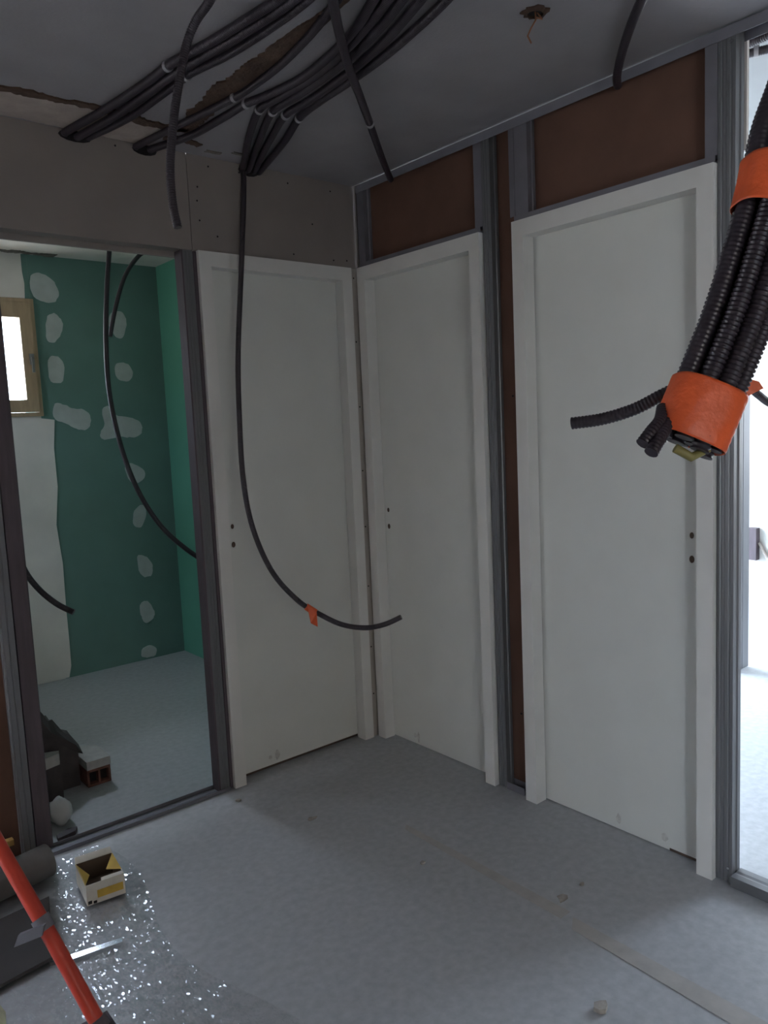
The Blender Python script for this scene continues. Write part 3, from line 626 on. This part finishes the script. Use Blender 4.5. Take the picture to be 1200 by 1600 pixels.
# aluminium strip
mb = MB(); d = Vector((.985, -.0, 0)); 
mb.prism([(-1.640, -.600), (-1.455, -.636), (-1.451, -.616), (-1.636, -.578)], 2, .0115, .0135, 'slat')
tag(mb.build('metal_strip'), 'flat shiny metal strip reflecting daylight on the floor film', 'metal strip')
# seam tape strips
slab('floor_tape', [(-.50, -1.45), (-.455, -1.42), (-.45, -2.1), (-.52, -2.1)], .0005, .0018, 'seam', 'beige tape seam on the lit floor at the bottom right', 'tape')
slab('floor_tape', [(-.475, -.72), (-.45, -.70), (-.44, -1.40), (-.485, -1.40)], .0004, .0012, 'seam', 'faint tape seam on the shaded floor in front of the doors', 'tape')
# carton box: open top, flaps
bo = thing('cardboard_box', (-1.41, -.33, 0), 'small open yellow and white cardboard box on the floor', 'box')
def R2(x, y, a=-.12, cx=-1.405, cy=-.33): c_, s_ = math.cos(a), math.sin(a); return (cx + x * c_ - y * s_, cy + x * s_ + y * c_)
wx, wy, hh, zf = .057, .075, .065, .012
def wallbox(mb, x0, y0, x1, y1, z0, z1, k): mb.prism([R2(x0, y0), R2(x1, y0), R2(x1, y1), R2(x0, y1)], 2, z0, z1, k)
mb = MB()
wallbox(mb, -wx, -wy, wx, -wy + .002, zf, zf + hh, 'carton'); wallbox(mb, -wx, wy - .002, wx, wy, zf, zf + hh, 'carton')
wallbox(mb, -wx, -wy + .002, -wx + .002, wy - .002, zf, zf + hh, 'carton'); wallbox(mb, wx - .002, -wy + .002, wx, wy - .002, zf, zf + hh, 'carton')
wallbox(mb, -wx + .002, -wy + .002, wx - .002, wy - .002, zf, zf + .002, 'cartonin')
wallbox(mb, -wx + .002, wy - .003, wx - .002, wy - .002, zf + .002, zf + hh - .001, 'cartonin'); wallbox(mb, -wx + .002, -wy + .002, -wx + .003, wy - .003, zf + .002, zf + hh - .001, 'cartonin'); wallbox(mb, wx - .003, -wy + .002, wx - .002, wy - .003, zf + .002, zf + hh - .001, 'cartonin')
wallbox(mb, -wx * .45, -wy - .0008, wx * .9, -wy, zf + .016, zf + hh * .62, 'cartonyellow')
wallbox(mb, -wx * .95, -wy - .0008, -wx * .75, -wy, zf + .004, zf + .014, 'dark'); wallbox(mb, -wx * .68, -wy - .0008, -wx * .5, -wy, zf + .002, zf + .010, 'dark')
mb.build('body', bo)
def flap(pts, k):
    mb = MB(); q = [Vector((*R2(x, y), z)) for x, y, z in pts]; n = (q[1] - q[0]).cross(q[2] - q[1]).normalized() * .0008; m_ = len(q)
    mb.add([p + n for p in q] + [p - n for p in q], [list(range(m_)), list(range(m_, 2 * m_))[::-1]] + [[i, (i + 1) % m_, m_ + (i + 1) % m_, m_ + i] for i in range(m_)], k); return mb.build('flap', bo)
zt = zf + hh
flap([(-wx, wy, zt), (wx, wy, zt), (wx * .98, wy + .018, zt + .012), (-wx * .95, wy + .018, zt + .012)], 'carton')
flap([(-wx, -wy + .004, zt), (-wx, wy - .004, zt), (-wx + .030, 0.02, zt - .022)], 'cartonyellow')
flap([(wx, wy - .004, zt), (wx, -wy + .03, zt), (wx - .035, 0.01, zt - .015)], 'cartonyellow')
flap([(-wx * .2, -wy, zt), (wx, -wy, zt), (wx * .95, -wy + .016, zt + .002), (-wx * .15, -wy + .016, zt + .002)], 'carton')
flap([(-wx, -wy, zt), (-wx * .25, -wy, zt), (-wx * .3, -wy - .001, zt - .014), (-wx, -wy - .001, zt - .014)], 'carton')
# dark roll lying on two battens
mb = MB(); A0 = Vector((-1.86, -.205, .064)); A1 = Vector((-1.502, -.135, .064)); mb.tube([A0, A1], .052, 'roll', 24); 
tag(mb.build('insulation_roll'), 'dark grey roll lying on the floor at the left', 'roll')
for (x0, y0, x1, y1, z0, lb) in ((-1.80, -.04, -1.515, .0, .0, 'yellow timber batten behind the dark roll'),):
    mb = MB(); mb.box((x0, -.040, .014), (x1, -.008, .040), 'batten'); tag(mb.build('timber_batten'), lb, 'batten')
mb = MB(); mb.box((-1.85, -.035, .103), (-1.575, -.012, .122), 'batten'); tag(mb.build('timber_batten'), 'upper yellow batten end at the very left edge', 'batten')
# red tube, clamp and foot
rt = thing('red_pole', (-1.64, -.96, .02), 'red metal pole leaning across the bottom left corner', 'pole')
mb = MB(); mb.tube([(-1.638, -.970, .068), (-1.679, -.889, .205), (-1.709, -.824, .302), (-1.753, -.715, .443), (-1.80, -.61, .60), (-1.9, -.40, .92)], .0175, 'red', 18); mb.build('tube', rt)
mb = MB(); mb.tube([(-1.635, -.975, .060), (-1.641, -.963, .080)], .0215, 'post', 18); mb.box((-1.665, -.995, .010), (-1.605, -.93, .062), 'post'); mb.build('foot', rt)
mb = MB()
c0 = Vector((-1.703, -.835, .283)); ax = (Vector((-1.709, -.824, .302)) - Vector((-1.679, -.889, .205))).normalized()
mb.tube([c0 - ax * .016, c0 + ax * .016], .0215, 'steeldull', 18)
q = [c0 + R_ * .015 + U_ * .012, c0 - R_ * .045 - U_ * .012, c0 - R_ * .055 - U_ * .040, c0 + R_ * .010 - U_ * .014]; nr = D_ * .006
off = -D_ * .024
mb.add([p + off + nr for p in q] + [p + off - nr for p in q], [(0, 1, 2, 3), (7, 6, 5, 4), (0, 1, 5, 4), (1, 2, 6, 5), (2, 3, 7, 6), (3, 0, 4, 7)], 'steeldull')
tag(mb.build('clamp', rt), 'grey metal clamp')
# dark panel lying flat under the pole
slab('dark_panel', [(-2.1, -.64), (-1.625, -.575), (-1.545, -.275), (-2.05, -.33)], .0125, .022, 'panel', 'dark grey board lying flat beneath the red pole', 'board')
# torn sack edge close to the camera on the left
mb = MB(); rr = random.Random(8); n = 40; vs = []; fs = []
for i in range(n + 1):
    z = .0 + .80 * i / n
    for j in range(12):
        th = 2 * math.pi * j / 12; rx = .10 + .006 * math.sin(z * 60) + rr.uniform(-.004, .004); taper = 1 if i < n - 3 else 1 - .22 * (i - n + 3)
        vs.append((-2.035 + rx * math.cos(th) * taper - .02 * (z / .8), -1.62 + .09 * math.sin(th) * taper, z))
for i in range(n):
    for j in range(12): fs.append([i * 12 + j, i * 12 + (j + 1) % 12, (i + 1) * 12 + (j + 1) % 12, (i + 1) * 12 + j])
mb.add(vs, fs, 'foam', True); mb.add(vs, [list(range(12)), [n * 12 + j for j in range(12)]], 'foam')
tag(mb.build('plaster_sack'), 'crumpled yellowish sack edge at the bottom left corner', 'sack')
# hollow brick with mortar
hb = thing('hollow_brick', (-1.13, .50, 0), 'hollow clay brick with grey mortar on top inside the bathroom', 'brick')
mb = MB(); x0, x1, y0, y1, z1 = -1.180, -1.085, .43, .62, .075
mb.box((x0, y0 + .03, .002), (x1, y1, z1), 'brick')
for x in (x0, x0 + .044, x1 - .008): mb.box((x, y0, .002), (x + .008, y0 + .03, z1), 'brick')
mb.box((x0, y0, .002), (x1, y0 + .03, .012), 'brick'); mb.box((x0, y0, z1 - .012), (x1, y0 + .03, z1), 'brick')
mb.box((x0 + .008, y0 + .028, .012), (x1 - .008, y0 + .0305, z1 - .012), 'dark'); mb.build('body', hb)
mb = MB(); mb.prism([(x0, y0 - .003), (x1 + .002, y0 - .003), (x1 + .002, y1 - .03), (x1 - .05, y1), (x0, y1)], 2, z1, z1 + .035, 'block'); tag(mb.build('mortar', hb), 'grey mortar cap')
# dark rubble sack behind the post
mb = MB(); rr = random.Random(15)
prof = [(-1.52, .44), (-1.42, .40), (-1.355, .372), (-1.318, .352), (-1.285, .300), (-1.262, .282), (-1.225, .222), (-1.195, .205), (-1.17, .150), (-1.185, .145), (-1.19, .0)]
Yl = [.49, .53, .58, .64, .68]; vs = []; n = len(prof)
sc = [.86, 1, 1, .95, .7]
for yi, yy in enumerate(Yl):
    for x, z in prof: vs.append((x + (rr.uniform(-.012, .004) if x < -1.30 else rr.uniform(-.006, 0)), yy + rr.uniform(-.012, .012), max(0, z * sc[yi] + (rr.uniform(-.012, .012) if z > 0 else 0))))
    vs.append((-1.56, yy, 0))
n1 = n + 1; fs = []
for a in range(len(Yl) - 1):
    for i in range(n1): j = (i + 1) % n1; fs.append([a * n1 + i, a * n1 + j, (a + 1) * n1 + j, (a + 1) * n1 + i])
mb.add(vs, fs + [list(range(n1)), [(len(Yl) - 1) * n1 + i for i in range(n1)]], 'sack')
tag(mb.build('rubble_pile'), 'dark jagged rubble heap beside the hollow brick', 'rubble')
slab('plaster_lump', [(-1.43, .42), (-1.34, .405), (-1.285, .42), (-1.275, .45), (-1.33, .475), (-1.42, .475)], .14, .185, 'block', 'pale plaster lump against the dark rubble heap', 'plaster lump')
mb = MB(); mb.box((-1.435, .42, .001), (-1.28, .478, .1395), 'sack'); tag(mb.build('broken_block'), 'dark block piece carrying the pale plaster lump', 'block')
# white crumpled plastic and dark scrap by the track
def blob(name, c, r, k, label, cat, seed=1, amp=.12, n=14):
    rr = random.Random(seed); mb = MB(); vs = []; fs = []
    for i in range(n + 1):
        ph = math.pi * i / n
        for j in range(2 * n):
            th = math.pi * j / n; a = 1 + amp * (math.sin(3 * th + seed) * math.sin(2 * ph) + rr.uniform(-.25, .25))
            vs.append((c[0] + r[0] * a * math.sin(ph) * math.cos(th), c[1] + r[1] * a * math.sin(ph) * math.sin(th), max(.002, c[2] + r[2] * a * math.cos(ph))))
    for i in range(n):
        for j in range(2 * n): fs.append([i * 2 * n + j, i * 2 * n + (j + 1) % (2 * n), (i + 1) * 2 * n + (j + 1) % (2 * n), (i + 1) * 2 * n + j])
    mb.add(vs, fs, k, True); return tag(mb.build(name), label, cat)
blob('plastic_bag', (-1.355, .22, .045), (.042, .055, .05), 'whiteplastic', 'small white crumpled plastic bag behind the floor track', 'plastic bag', 4)
slab('rubber_scrap', [(-1.41, .075), (-1.345, .088), (-1.33, .115), (-1.36, .125), (-1.405, .105)], .001, .016, 'post', 'dark flat scrap lying behind the floor track', 'scrap')
def flake(c, s, seed, label, h=.006):
    rr = random.Random(seed); poly = [(c[0] + s * rr.uniform(.5, 1.2) * math.cos(a), c[1] + s * rr.uniform(.4, .9) * math.sin(a)) for a in [i * .9 for i in range(7)]]
    slab('plaster_flake', poly, .0015, .0015 + h, 'flake', label, 'plaster flake', 'plaster flakes on the floor')
flake((-.793, -.111), .013, 1, 'small plaster flake on the lit floor in front of the left door frame')
flake((-.668, -.428), .02, 2, 'thin pale flake on the shadow edge in front of the left door', .003)
flake((-.578, -.922), .012, 3, 'small pale flake in the middle of the floor')
flake((-.307, -1.346), .010, 4, 'tiny dark flake nearest the right-hand door')
flake((-.406, -1.349), .022, 5, 'flat flake on the shaded floor facing the right-hand door', .003)
flake((-.695, -1.677), .022, 6, 'large curled plaster flake at the bottom right of the floor', .012)
